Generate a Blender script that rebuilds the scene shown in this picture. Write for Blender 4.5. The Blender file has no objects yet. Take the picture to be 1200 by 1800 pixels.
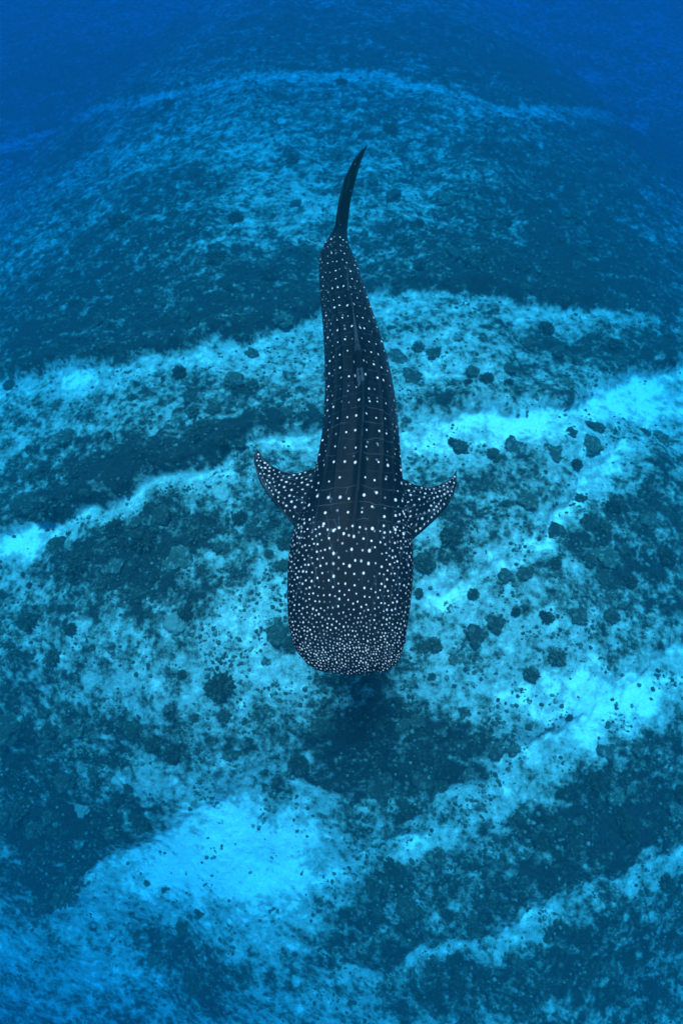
import bpy, math, random
import numpy as np
from mathutils import Vector, Matrix, noise as mnoise

random.seed(7)
RNG = np.random.default_rng(7)
scene = bpy.context.scene
COL = scene.collection

# ------------------------------------------------------------------ camera
CAM_Z = 13.0
PITCH = math.radians(22.0)          # tilt away from straight down, towards the tail
FPX = 755.0                         # focal length in pixels of a 1200 x 1800 frame
cam_data = bpy.data.cameras.new('camera')
cam_data.sensor_fit = 'VERTICAL'
cam_data.sensor_height = 36.0
cam_data.lens = 36.0 * FPX / 1800.0
cam_data.clip_start = 0.05
cam_data.clip_end = 600.0
cam = bpy.data.objects.new('camera', cam_data)
COL.objects.link(cam)
cam.location = (0, 0, CAM_Z)
cam.rotation_euler = (PITCH, 0, 0)
scene.camera = cam
cam_data.dof.use_dof = True            # focused on the shark; the bottom is a little soft
cam_data.dof.focus_distance = 4.9
cam_data.dof.aperture_fstop = 0.75

# ------------------------------------------------------------------ light
SUN_ELEV, SUN_AZ = math.radians(77.5), math.radians(-12.0)   # high sun, a little on the tail side
world = bpy.data.worlds.new('World')
scene.world = world
world.use_nodes = True
wn, wl = world.node_tree.nodes, world.node_tree.links
wn.clear()
sky = wn.new('ShaderNodeTexSky')
sky.sky_type = 'NISHITA'
sky.sun_disc = False
sky.sun_elevation = SUN_ELEV
sky.sun_rotation = SUN_AZ
bg = wn.new('ShaderNodeBackground')
bg.inputs['Strength'].default_value = 0.08
wo = wn.new('ShaderNodeOutputWorld')
wl.new(sky.outputs[0], bg.inputs['Color'])
wl.new(bg.outputs[0], wo.inputs['Surface'])

sun_data = bpy.data.lights.new('sun', 'SUN')
sun_data.energy = 5.0
sun_data.angle = math.radians(10.0)
sun_data.color = (1.0, 0.585, 0.59)
sun = bpy.data.objects.new('sun', sun_data)
COL.objects.link(sun)
sun.location = (0, 6, 40)
sun.rotation_euler = Vector((-math.sin(SUN_AZ) * math.cos(SUN_ELEV), -math.cos(SUN_AZ) * math.cos(SUN_ELEV), -math.sin(SUN_ELEV))).to_track_quat('-Z', 'Y').to_euler()

vs = scene.view_settings
scene.display_settings.display_device = 'sRGB'
vs.view_transform = 'Standard'
vs.look = 'None'
vs.exposure = 1.65
vs.gamma = 1.0
vs.use_curve_mapping = False
scene.render.engine = 'CYCLES'
scene.cycles.use_denoising = True
scene.cycles.max_bounces = 8
scene.cycles.volume_bounces = 3
scene.cycles.diffuse_bounces = 2
scene.cycles.volume_step_rate = 1.0

# ------------------------------------------------------------------ helpers
def tag(o, label=None, cat=None, group=None, kind=None):
    if label: o['label'] = label
    if cat: o['category'] = cat
    if group: o['group'] = group
    if kind: o['kind'] = kind
    return o

def np_mesh(name, verts, faces, smooth=True):
    """faces: (n,3) or (n,4) array"""
    me = bpy.data.meshes.new(name)
    verts = np.ascontiguousarray(verts, dtype=np.float32)
    faces = np.ascontiguousarray(faces, dtype=np.int32)
    n, k = faces.shape
    me.vertices.add(len(verts))
    me.vertices.foreach_set('co', verts.ravel())
    me.loops.add(n * k)
    me.loops.foreach_set('vertex_index', faces.ravel())
    me.polygons.add(n)
    me.polygons.foreach_set('loop_start', np.arange(n, dtype=np.int32) * k)
    me.polygons.foreach_set('loop_total', np.full(n, k, dtype=np.int32))
    me.polygons.foreach_set('use_smooth', np.full(n, smooth, dtype=bool))
    me.update(calc_edges=True)
    me.validate()
    return me

def add_attr(me, name, values):
    a = me.attributes.new(name, 'FLOAT', 'POINT')
    a.data.foreach_set('value', np.ascontiguousarray(values, dtype=np.float32))

def link(name, me, mat=None, parent=None):
    o = bpy.data.objects.new(name, me)
    COL.objects.link(o)
    if mat is not None and not me.materials:
        me.materials.append(mat)
    if parent is not None:
        o.parent = parent
    return o

def grid_faces(nr, nc, wrap=False):
    r = np.arange(nr - 1)[:, None]
    c = np.arange(nc if wrap else nc - 1)[None, :]
    c2 = (c + 1) % nc
    f = np.stack([r * nc + c, r * nc + c2, (r + 1) * nc + c2, (r + 1) * nc + c], -1)
    return f.reshape(-1, 4)

def smoothstep(a, b, x):
    t = np.clip((x - a) / (b - a), 0, 1)
    return t * t * (3 - 2 * t)

def _hash(ix, iy, seed):
    n = (ix.astype(np.int64) * 374761393 + iy.astype(np.int64) * 668265263 + seed * 1442695041) & 0x7fffffff
    n = ((n ^ (n >> 13)) * 1274126177) & 0x7fffffff
    n = (n ^ (n >> 16)) & 0xffff
    return n / 65535.0

def vnoise(x, y, seed=0):
    ix, iy = np.floor(x), np.floor(y)
    fx, fy = x - ix, y - iy
    fx = fx * fx * fx * (fx * (fx * 6 - 15) + 10)
    fy = fy * fy * fy * (fy * (fy * 6 - 15) + 10)
    a = _hash(ix, iy, seed); b = _hash(ix + 1, iy, seed)
    c = _hash(ix, iy + 1, seed); d = _hash(ix + 1, iy + 1, seed)
    return (a + (b - a) * fx) * (1 - fy) + (c + (d - c) * fx) * fy

def fbm(x, y, octaves=4, seed=0, gain=0.5):
    s = 0; a = 1; tot = 0
    for k in range(octaves):
        ca, sa = math.cos(0.7 * k + 0.3), math.sin(0.7 * k + 0.3)
        s = s + a * vnoise(x * ca - y * sa + 17.3 * k, x * sa + y * ca - 9.1 * k, seed + 31 * k)
        tot += a; a *= gain; x = x * 2.03; y = y * 2.03
    return s / tot

# ------------------------------------------------------------------ laying out: a point of the photograph -> a place on the seabed
SP, CP = math.sin(PITCH), math.cos(PITCH)

def base_height(x, y):
    """the big form of the bottom: a broad mound that falls away on all sides"""
    x = np.asarray(x, float); y = np.asarray(y, float)
    z = -0.32 * (np.sqrt((y - 0.5) ** 2 + 4) - (y - 0.5)) * (1 - 0.045 * np.clip(x, -6, 6))
    z = z - 0.09 * np.maximum(0, y - 10.0) ** 1.12
    z = z - 0.06 * np.maximum(0, np.abs(x - 0.5) - 5.0) ** 1.5
    z = np.where(z < -16, -16 + 0.15 * (z + 16), z)
    return z

def ray(u, v):
    dx = (u - 600.0); dv = (900.0 - v)
    return (dx, FPX * SP + dv * CP, -FPX * CP + dv * SP)

def to_plane(u, v, z):
    d = ray(u, v); k = (z - CAM_Z) / d[2]
    return d[0] * k, d[1] * k

def to_bed(u, v):
    u = np.asarray(u, float); v = np.asarray(v, float)
    z = np.zeros_like(u)
    for _ in range(40):
        x, y = to_plane(u, v, z)
        z = 0.5 * z + 0.5 * base_height(x, y)
    return x, y

def project(x, y, z):
    depth = y * SP + (CAM_Z - z) * CP
    return 600 + FPX * x / depth, 900 - FPX * (y * CP + (z - CAM_Z) * SP) / depth

# ------------------------------------------------------------------ materials
def new_mat(name):
    m = bpy.data.materials.new(name)
    m.use_nodes = True
    nt = m.node_tree
    b = nt.nodes['Principled BSDF']
    b.inputs['Roughness'].default_value = 0.85
    b.inputs['Specular IOR Level'].default_value = 0.15
    return m, nt, b

def node(nt, t, **kw):
    n = nt.nodes.new(t)
    for k, v in kw.items():
        if k in n.inputs:
            n.inputs[k].default_value = v
        else:
            setattr(n, k, v)
    return n

def math_node(nt, op, a, b=None, clamp=False):
    n = nt.nodes.new('ShaderNodeMath'); n.operation = op; n.use_clamp = clamp
    for i, s in enumerate((a, b)):
        if s is None: continue
        if isinstance(s, (int, float)): n.inputs[i].default_value = s
        else: nt.links.new(s, n.inputs[i])
    return n.outputs[0]

def mix_color(nt, fac, a, b, blend='MIX'):
    n = nt.nodes.new('ShaderNodeMix'); n.data_type = 'RGBA'; n.blend_type = blend
    for s, i in ((fac, 0), (a, 6), (b, 7)):
        if isinstance(s, (int, float)): n.inputs[i].default_value = s
        elif isinstance(s, tuple): n.inputs[i].default_value = (*s, 1.0)
        else: nt.links.new(s, n.inputs[i])
    return n.outputs[2]

def ramp(nt, fac, stops):
    n = nt.nodes.new('ShaderNodeMapRange'); n.interpolation_type = 'SMOOTHSTEP'
    nt.links.new(fac, n.inputs[0])
    n.inputs[1].default_value, n.inputs[2].default_value = stops
    return n.outputs[0]

def noise_tex(nt, vec, scale, detail=4.0, rough=0.55, dist=0.0):
    n = nt.nodes.new('ShaderNodeTexNoise')
    n.inputs['Scale'].default_value = scale
    n.inputs['Detail'].default_value = detail
    n.inputs['Roughness'].default_value = rough
    n.inputs['Distortion'].default_value = dist
    nt.links.new(vec, n.inputs['Vector'])
    return n.outputs['Fac']

def bump(nt, b, h, strength, dist):
    n = nt.nodes.new('ShaderNodeBump')
    n.inputs['Strength'].default_value = strength
    n.inputs['Distance'].default_value = dist
    nt.links.new(h, n.inputs['Height'])
    nt.links.new(n.outputs[0], b.inputs['Normal'])

# seabed: pale sand, grey rubble and dark turf algae mixed by how much reef covers the place
def seabed_material():
    m, nt, b = new_mat('sand_and_turf')
    g = nt.nodes.new('ShaderNodeNewGeometry').outputs['Position']
    vm = nt.nodes.new('ShaderNodeVectorMath'); vm.operation = 'MULTIPLY'; vm.inputs[1].default_value = (1, 1, .75)
    nt.links.new(g, vm.inputs[0]); g = vm.outputs[0]
    cov = nt.nodes.new('ShaderNodeAttribute'); cov.attribute_name = 'cover'
    cov = cov.outputs['Fac']
    n1 = noise_tex(nt, g, 1.5, 7, 0.68, 0.0)
    n2 = noise_tex(nt, g, 4.2, 5, 0.70, 0.0)
    n3 = noise_tex(nt, g, 13.0, 4, 0.7)
    n4 = noise_tex(nt, g, 34.0, 3, 0.75)
    mixn = math_node(nt, 'ADD', math_node(nt, 'MULTIPLY', n1, 0.43), math_node(nt, 'MULTIPLY', n2, 0.35))
    mixn = math_node(nt, 'ADD', mixn, math_node(nt, 'MULTIPLY', n3, 0.14))
    mixn = math_node(nt, 'ADD', mixn, math_node(nt, 'MULTIPLY', n4, 0.08))
    t = math_node(nt, 'ADD', math_node(nt, 'MULTIPLY', math_node(nt, 'SUBTRACT', mixn, 0.5), 3.7), math_node(nt, 'MULTIPLY', math_node(nt, 'SUBTRACT', cov, 0.5), 0.62))
    sandc = mix_color(nt, ramp(nt, n3, (0.3, 0.7)), (0.56, 0.545, 0.50), (0.76, 0.75, 0.70))
    film = mix_color(nt, ramp(nt, n3, (0.35, 0.65)), (0.24, 0.24, 0.215), (0.40, 0.395, 0.36))
    rub = mix_color(nt, ramp(nt, n3, (0.35, 0.65)), (0.075, 0.08, 0.063), (0.18, 0.18, 0.15))
    turf = mix_color(nt, ramp(nt, n3, (0.35, 0.65)), (0.005, 0.006, 0.006), (0.024, 0.025, 0.024))
    c = mix_color(nt, ramp(nt, t, (-0.62, -0.30)), sandc, film)
    c = mix_color(nt, ramp(nt, t, (-0.26, 0.0)), c, rub)
    c = mix_color(nt, ramp(nt, t, (-0.07, 0.17)), c, turf)
    nt.links.new(c, b.inputs['Base Color'])
    bump(nt, b, math_node(nt, 'ADD', n3, n2), 0.6, 0.06)
    return m

def coral_material(name, lo, hi, scale=9.0):
    m, nt, b = new_mat(name)
    tc = nt.nodes.new('ShaderNodeTexCoord').outputs['Object']
    oi = nt.nodes.new('ShaderNodeObjectInfo').outputs['Random']
    n1 = noise_tex(nt, tc, scale, 5, 0.7)
    n2 = noise_tex(nt, tc, scale * 4, 3, 0.7)
    f = math_node(nt, 'ADD', math_node(nt, 'MULTIPLY', n1, 0.6), math_node(nt, 'MULTIPLY', n2, 0.4))
    f = ramp(nt, f, (0.36, 0.66))
    c = mix_color(nt, f, lo, hi)
    n3 = noise_tex(nt, tc, 2.6, 6, 0.72, 0.5)
    c = mix_color(nt, math_node(nt, 'MULTIPLY', ramp(nt, n3, (0.50, 0.66)), 0.75), c, (0.20, 0.20, 0.17))
    v = math_node(nt, 'ADD', math_node(nt, 'MULTIPLY', math_node(nt, 'POWER', oi, 2.5), 1.0), 0.6)
    hsv = nt.nodes.new('ShaderNodeHueSaturation')
    nt.links.new(c, hsv.inputs['Color']); nt.links.new(v, hsv.inputs['Value'])
    nt.links.new(hsv.outputs[0], b.inputs['Base Color'])
    bump(nt, b, n2, 0.7, 0.03)
    return m

def rubble_material():
    m, nt, b = new_mat('rubble')
    at = nt.nodes.new('ShaderNodeAttribute'); at.attribute_name = 'tone'
    g = nt.nodes.new('ShaderNodeNewGeometry').outputs['Position']
    n = noise_tex(nt, g, 22.0, 3, 0.7)
    c = mix_color(nt, at.outputs['Fac'], (0.022, 0.026, 0.021), (0.42, 0.41, 0.36))
    c = mix_color(nt, ramp(nt, n, (0.45, 0.75)), c, (0.05, 0.052, 0.042))
    nt.links.new(c, b.inputs['Base Color'])
    return m

def skin_material():
    m, nt, b = new_mat('spotted_skin')
    at = nt.nodes.new('ShaderNodeAttribute'); at.attribute_name = 'spots'
    tc = nt.nodes.new('ShaderNodeTexCoord').outputs['Object']
    n1 = noise_tex(nt, tc, 3.0, 5, 0.6)
    n2 = noise_tex(nt, tc, 60.0, 3, 0.6)
    base = mix_color(nt, ramp(nt, n1, (0.3, 0.7)), (0.0004, 0.0012, 0.0032), (0.0010, 0.0026, 0.0060))
    base = mix_color(nt, math_node(nt, 'MULTIPLY', ramp(nt, n2, (0.5, 0.8)), 0.35), base, (0.003, 0.007, 0.012))
    fac = at.outputs['Fac']
    base = mix_color(nt, ramp(nt, fac, (0.0, 0.12)), base, (0.010, 0.026, 0.040))
    c = mix_color(nt, math_node(nt, 'MULTIPLY', ramp(nt, fac, (0.02, 0.80)), 0.97), base, (0.46, 0.39, 0.39))
    nt.links.new(c, b.inputs['Base Color'])
    b.inputs['Roughness'].default_value = 0.55
    b.inputs['Specular IOR Level'].default_value = 0.04
    bump(nt, b, n2, 0.25, 0.01)
    return m

M_BED = seabed_material()
M_BOULDER = coral_material('boulder_coral', (0.016, 0.020, 0.016), (0.075, 0.078, 0.060))
M_BUSH = coral_material('bush_coral', (0.012, 0.015, 0.012), (0.065, 0.066, 0.052), 14)
M_TABLE = coral_material('table_coral', (0.016, 0.019, 0.017), (0.07, 0.07, 0.06), 7)
M_PALE = coral_material('pale_rock', (0.20, 0.20, 0.17), (0.42, 0.41, 0.36), 6)
M_RUBBLE = rubble_material()
M_SKIN = skin_material()

# ------------------------------------------------------------------ seabed
# crisp upper edges of the sand channels (reef wall behind, sand in front), as seen in the photograph: points, sand width (px), wall height (m)
CHANNELS = [
    ([(-60, 262), (60, 238), (170, 190), (290, 160), (400, 138), (500, 124), (600, 121), (700, 134), (800, 168), (900, 184), (1010, 190), (1120, 205)], 15, 0.30, 0.60),
    ([(-60, 690), (60, 655), (130, 640), (230, 630), (330, 612), (430, 592), (520, 562), (600, 530), (680, 516), (800, 514), (900, 528), (1000, 541), (1090, 552)], 34, 1.2, 0.75),
    ([(-60, 950), (40, 932), (115, 912), (160, 876), (250, 838), (360, 802), (430, 778), (520, 754), (610, 742)], 34, 1.3, 1.0),
    ([(700, 752), (800, 728), (900, 722), (1000, 715), (1060, 690), (1120, 655), (1180, 640), (1260, 610)], 46, 0.9, 1.1),
    ([(690, 1080), (735, 1052), (790, 1030), (850, 996), (900, 958), (960, 900), (1010, 850), (1060, 795), (1120, 745)], 34, 0.35, 1.0),
    ([(120, 1560), (200, 1490), (270, 1452), (340, 1420), (420, 1395), (480, 1392)], 120, 0.25, 0.9),
    ([(560, 1500), (640, 1478), (700, 1446), (780, 1392), (860, 1352), (930, 1310), (1020, 1275), (1100, 1210), (1200, 1130), (1280, 1090)], 44, 0.5, 0.85),
    ([(540, 1702), (640, 1680), (740, 1652), (860, 1634), (960, 1590), (1060, 1550), (1200, 1490), (1280, 1470)], 36, 0.6, 0.7),
    ([(-60, 1640), (60, 1600), (160, 1570), (300, 1590), (420, 1600)], 60, 0.05, 0.5),
]
# patches: (u, v, ru, rv, amount)  + more dark reef (below the snout: painted shadow), - more bare sand
PATCHES = [
    (860, 820, 220, 200, -.09), (900, 1150, 260, 170, -.10), (440, 1090, 120, 140, -.08), (470, 1520, 200, 130, -.16), (150, 1200, 160, 90, -.06), (800, 610, 130, 70, -.08), (780, 1480, 130, 90, -.08),
    (150, 480, 170, 90, .30), (350, 540, 150, 60, .28), (480, 480, 90, 60, .22), (60, 600, 80, 40, .22), (830, 455, 150, 45, .26), (1020, 400, 110, 80, .26),
    (300, 330, 110, 60, .14), (1100, 500, 150, 50, .25), (950, 300, 180, 60, .08), (700, 400, 120, 50, .05), (420, 240, 80, 30, -.20), (260, 290, 60, 25, -.10), (560, 340, 160, 50, -.14),
    (400, 420, 60, 30, -.10), (620, 60, 500, 60, .22), (130, 130, 150, 60, .25), (1080, 230, 160, 60, .22),
    (160, 820, 150, 45, .26), (90, 890, 60, 30, .35), (330, 770, 130, 30, .26), (360, 680, 90, 40, .16), (200, 720, 90, 40, -.02), (460, 700, 60, 50, .10), (480, 630, 60, 25, -.12),
    (260, 960, 150, 50, .34), (110, 990, 70, 40, .28), (300, 1050, 110, 45, .24), (60, 1100, 80, 50, .16), (200, 1160, 90, 50, -.05), (390, 1120, 50, 50, -.28), (440, 1040, 60, 80, -.12),
    (470, 900, 50, 30, .12), (380, 1000, 50, 20, -.10), (310, 1150, 60, 40, -.14), (140, 670, 50, 22, -.6), (40, 740, 80, 35, -.15), (30, 962, 60, 26, -.5),
    (990, 620, 130, 60, .25), (900, 600, 70, 50, .10), (780, 600, 90, 60, -.12), (860, 640, 60, 40, -.16), (760, 755, 60, 30, -.45), (900, 745, 80, 30, -.5), (1120, 695, 110, 45, -.65), (1180, 800, 60, 40, .05),
    (880, 820, 130, 50, .12), (760, 880, 70, 50, .12), (1130, 900, 110, 90, .30), (1000, 930, 60, 40, .14), (1100, 1010, 100, 60, .26), (800, 950, 60, 50, .10), (960, 800, 80, 30, -.08),
    (770, 1048, 60, 22, -.5), (880, 960, 50, 40, -.25), (960, 1100, 140, 60, -.10), (860, 1110, 70, 30, .06), (1040, 1200, 120, 60, -.28), (925, 1235, 100, 45, -.45), (1090, 1240, 80, 45, -.85),
    (740, 1210, 50, 30, -.20), (655, 1265, 100, 75, .42), (640, 1390, 120, 60, .26), (780, 1340, 70, 40, .12), (560, 1200, 60, 40, -.05), (490, 1205, 60, 40, -.36), (340, 1230, 110, 50, -.08), (110, 1290, 140, 50, .26),  # the strong dark patch under the snout paints the shark's shadow deeper
    (270, 1310, 90, 30, .22), (70, 1440, 120, 80, .32), (210, 1450, 90, 40, .26), (300, 1370, 90, 30, -.12), (390, 1340, 80, 30, -.18), (340, 1510, 130, 65, -.55), (290, 1540, 55, 35, -.35), (400, 1480, 45, 40, -.35), (480, 1560, 60, 30, -.2), (1040, 790, 50, 40, -.38), (1000, 850, 45, 40, -.38), (940, 905, 45, 35, -.34), (880, 965, 40, 30, -.2), (1100, 1745, 200, 80, .22), (480, 1480, 100, 70, -.36), (420, 1580, 120, 50, -.30),
    (80, 1550, 90, 40, .22), (150, 1740, 220, 60, -.22), (450, 1770, 160, 40, -.15), (560, 1560, 60, 60, -.12), (290, 1660, 110, 35, .30), (340, 1720, 70, 40, .32), (90, 1650, 80, 30, .16), (620, 1600, 90, 60, .18), (720, 1520, 110, 50, .16), (760, 1590, 110, 50, .02),
    (1000, 1460, 170, 60, .30), (1130, 1400, 120, 60, .22), (950, 1560, 150, 40, .22), (860, 1420, 60, 40, -.10), (900, 1730, 250, 50, .22), (680, 1740, 120, 40, .14), (1120, 1620, 120, 60, .14),
    (500, 1640, 80, 40, -.18), (200, 1610, 90, 30, -.16), (1180, 1290, 80, 60, .15), (540, 1420, 60, 40, .08),
]

def poly_dist(x, y, pts):
    """distance to a polyline and signed side (positive: towards the camera side, i.e. below the line in the photograph)"""
    best = np.full(x.shape, 1e9); side = np.zeros(x.shape)
    n = len(pts) - 1
    for i, ((ax, ay), (bx, by)) in enumerate(zip(pts[:-1], pts[1:])):
        ex, ey = bx - ax, by - ay
        L2 = ex * ex + ey * ey
        t = ((x - ax) * ex + (y - ay) * ey) / L2
        tc = np.clip(t, 0, 1)
        dx, dy = x - (ax + tc * ex), y - (ay + tc * ey)
        d = np.hypot(dx, dy)
        s = (ex * (y - ay) - ey * (x - ax)) / math.sqrt(L2)     # left of the line is further away
        m = d < best
        best = np.where(m, d, best); side = np.where(m, np.sign(-s), side)
    return best, side

def chaikin(pts, k=2):
    for _ in range(k):
        q = [pts[0]]
        for a, b in zip(pts[:-1], pts[1:]):
            q += [(a[0] * .75 + b[0] * .25, a[1] * .75 + b[1] * .25), (a[0] * .25 + b[0] * .75, a[1] * .25 + b[1] * .75)]
        pts = q + [pts[-1]]
    return pts

CH_WORLD = []
for pts, wpx, wall, amt in CHANNELS:
    pts = chaikin(pts, 1)
    u = np.array([p[0] for p in pts]); v = np.array([p[1] for p in pts])
    x, y = to_bed(u, v)
    x2, y2 = to_bed(u, v + wpx)
    width = float(np.median(np.hypot(x2 - x, y2 - y)))
    CH_WORLD.append((list(zip(x.tolist(), y.tolist())), width, wall, amt))

PATCH_WORLD = []
for (u, v, ru, rv, amt) in PATCHES:
    x, y = to_bed(u, v); xa, _ = to_bed(u + ru, v)
    _, ya = to_bed(u, v - rv); _, yb = to_bed(u, v + rv)
    PATCH_WORLD.append((float(x), float(y), abs(float(xa - x)), abs(float(ya - yb)) / 2, amt))

def bed_fields(x, y):
    """height and reef cover at places of the bottom"""
    wx = x + 1.1 * (fbm(x * .55, y * .55, 3, 5) - .5) + 0.5 * (fbm(x * 2.2, y * 2.2, 4, 8, .6) - .5)
    wy = y + 1.1 * (fbm(x * .55, y * .55, 3, 6) - .5) + 0.6 * (fbm(x * 2.2, y * 2.2, 4, 9, .6) - .5)
    cover = 0.45 + 0.08 * smoothstep(9, 15, y) + 0.5 * (fbm(x * .30, y * .42, 3, 91) - .5) + 0.35 * (fbm(x * .9, y * 1.2, 3, 92) - .5)
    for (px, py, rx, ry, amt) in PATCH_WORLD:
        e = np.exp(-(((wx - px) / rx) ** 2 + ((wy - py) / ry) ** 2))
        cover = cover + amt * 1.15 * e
    z = base_height(x, y)
    sandm = np.zeros(x.shape)
    for pts, width, wall, amt in CH_WORLD:
        x0, x1 = min(p[0] for p in pts) - 6, max(p[0] for p in pts) + 6
        y0, y1 = min(p[1] for p in pts) - 6, max(p[1] for p in pts) + 6
        m = (x > x0) & (x < x1) & (y > y0) & (y < y1)
        if not m.any(): continue
        d, s = poly_dist(wx[m], wy[m], pts)
        sd = d * s                                              # + on the sand side
        soft = 0.10 + 0.10 * width
        # sand: quick rise at the crisp edge, long fade away from it
        sm = smoothstep(-0.02, 0.22, sd) * (1 - smoothstep(width * .15, width * 1.9, sd))
        # fade towards the ends of the channel
        (ax, ay), (bx, by) = pts[0], pts[-1]
        ends = np.minimum(np.hypot(wx[m] - ax, wy[m] - ay), np.hypot(wx[m] - bx, wy[m] - by))
        sm = sm * smoothstep(0.0, 1.2, ends) * amt
        br = fbm(x[m] * .8, y[m] * .8, 4, 61) ; sm = sm * np.clip(.80 + 1.7 * (br - .42), .42, 1.05)
        sandm[m] = np.maximum(sandm[m], sm)
        # dark reef lip and wall behind the sand
        back = smoothstep(0.12, -0.50, sd) * (1 - smoothstep(0.3, 1.9, -sd))
        e2 = smoothstep(0.0, 1.5, ends)
        zz = z[m] + wall * 0.30 * back * e2 - 0.20 * sm * e2
        z[m] = zz
        cm = cover[m] + 0.28 * back * e2 * min(1, wall)
        cover[m] = cm
    sandm = np.clip(sandm, 0, 1.2)
    cover = np.clip(cover, -0.55, 1.25)
    cover = cover - np.clip(sandm, 0, 1) * (0.36 + .62 * np.clip(cover, 0, 1))
    rough = np.clip(cover, 0.05, 1)
    z = z + 0.9 * (fbm(x * .22, y * .22, 3, 21) - .5)
    z = z + rough * (0.55 * (fbm(x * 0.9, y * 0.9, 4, 22) - .5) + 0.22 * (fbm(x * 4.0, y * 4.0, 4, 23, .6) - .5))
    z = z + 0.05 * (fbm(x * 6, y * 6, 2, 24) - .5)
    return z, cover

def axis(lo, hi, step, far_lo, far_hi, growth=1.05):
    a = list(np.arange(lo, hi + 1e-6, step))
    s, p = step, a[-1]
    while p < far_hi:
        s = min(s * growth, 6.0); p += s; a.append(p)
    s, p = step, a[0]
    b = []
    while p > far_lo:
        s = min(s * growth, 6.0); p -= s; b.append(p)
    return np.array(b[::-1] + a)

ax_x = axis(-11.5, 11.5, 0.055, -130, 130)
ax_y = axis(-7.5, 11.0, 0.055, -90, 150, 1.012)
GX, GY = np.meshgrid(ax_x, ax_y)
GZ, GC = bed_fields(GX, GY)
bed_me = np_mesh('seabed', np.stack([GX, GY, GZ], -1).reshape(-1, 3), grid_faces(len(ax_y), len(ax_x)))
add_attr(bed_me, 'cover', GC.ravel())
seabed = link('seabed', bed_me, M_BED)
tag(seabed, 'pale sand channels between dark reef ridges on the sea bottom', kind='structure')

def bed_at(x, y):
    z, c = bed_fields(np.atleast_1d(np.asarray(x, float)), np.atleast_1d(np.asarray(y, float)))
    return z, c

# ------------------------------------------------------------------ coral heads
def icosphere(sub):
    t = (1 + 5 ** .5) / 2
    v = [(-1, t, 0), (1, t, 0), (-1, -t, 0), (1, -t, 0), (0, -1, t), (0, 1, t), (0, -1, -t), (0, 1, -t), (t, 0, -1), (t, 0, 1), (-t, 0, -1), (-t, 0, 1)]
    v = [np.array(p) / np.linalg.norm(p) for p in v]
    f = [(0, 11, 5), (0, 5, 1), (0, 1, 7), (0, 7, 10), (0, 10, 11), (1, 5, 9), (5, 11, 4), (11, 10, 2), (10, 7, 6), (7, 1, 8),
         (3, 9, 4), (3, 4, 2), (3, 2, 6), (3, 6, 8), (3, 8, 9), (4, 9, 5), (2, 4, 11), (6, 2, 10), (8, 6, 7), (9, 8, 1)]
    for _ in range(sub):
        cache = {}; nf = []
        def mid(a, b):
            k = (min(a, b), max(a, b))
            if k not in cache:
                p = v[a] + v[b]; v.append(p / np.linalg.norm(p)); cache[k] = len(v) - 1
            return cache[k]
        for a, b, c in f:
            ab, bc, ca = mid(a, b), mid(b, c), mid(c, a)
            nf += [(a, ab, ca), (b, bc, ab), (c, ca, bc), (ab, bc, ca)]
        f = nf
    return np.array(v), np.array(f)

ICO0 = icosphere(0); ICO1 = icosphere(1); ICO2 = icosphere(2); ICO4 = icosphere(4)

def boulder_mesh(seed):
    v, f = ICO4[0].copy(), ICO4[1]
    off = Vector((seed * 7.1, seed * 3.3, 1.7))
    out = np.empty_like(v)
    for i, p in enumerate(v):
        q = Vector(p)
        lob = 1.5 * mnoise.noise(q * 1.5 + off)
        cells = mnoise.voronoi(q * 2.6 + off)[0][0]
        fine = mnoise.noise(q * 7 + off)
        r = 1 + 0.28 * lob - 0.30 * cells + 0.14 + 0.05 * fine
        out[i] = (p[0] * r, p[1] * r, max(-0.35, p[2] * r * 0.62))
    return np_mesh('boulder_coral', out, f)

def bush_mesh(seed):
    r = random.Random(seed)
    V, F = [], []
    n0 = 0
    bv, bf = ICO2
    core = bv.copy()
    for i, p in enumerate(core):
        s = 0.62 + 0.25 * mnoise.noise(Vector(p) * 2 + Vector((seed * 3.1, 0, 0)))
        core[i] = (p[0] * s, p[1] * s, max(-.25, p[2] * s * .6))
    V.append(core); F.append(bf); n0 += len(core)
    for k in range(120):
        a = r.uniform(0, 2 * math.pi); e = math.asin(r.uniform(0.02, 1))
        d = Vector((math.cos(a) * math.cos(e), math.sin(a) * math.cos(e), math.sin(e)))
        L = r.uniform(.78, 1.02) * (1 + .25 * mnoise.noise(d * 1.7 + Vector((seed, 2, 5))))
        w = r.uniform(.06, .11)
        sx = d.orthogonal().normalized(); sy = d.cross(sx)
        dd = Vector((d.x, d.y, d.z * .68))
        ring = []
        for (q, ww) in ((.45, w * .9), (.8, w * 1.1), (.97, w * .8)):
            for j in range(5):
                t = j * 2 * math.pi / 5
                ring.append(dd * (L * q) + (sx * math.cos(t) + sy * math.sin(t)) * ww)
        ring.append(dd * L * 1.03)
        V.append(np.array(ring))
        fs = []
        for q in range(2):
            for j in range(5):
                j2 = (j + 1) % 5
                fs += [(q * 5 + j, q * 5 + j2, q * 5 + 5 + j2), (q * 5 + j, q * 5 + 5 + j2, q * 5 + 5 + j)]
        for j in range(5):
            fs.append((10 + j, 10 + (j + 1) % 5, 15))
        F.append(np.array(fs) + n0); n0 += 16
    return np_mesh('bush_coral', np.concatenate(V), np.concatenate(F))

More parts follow.
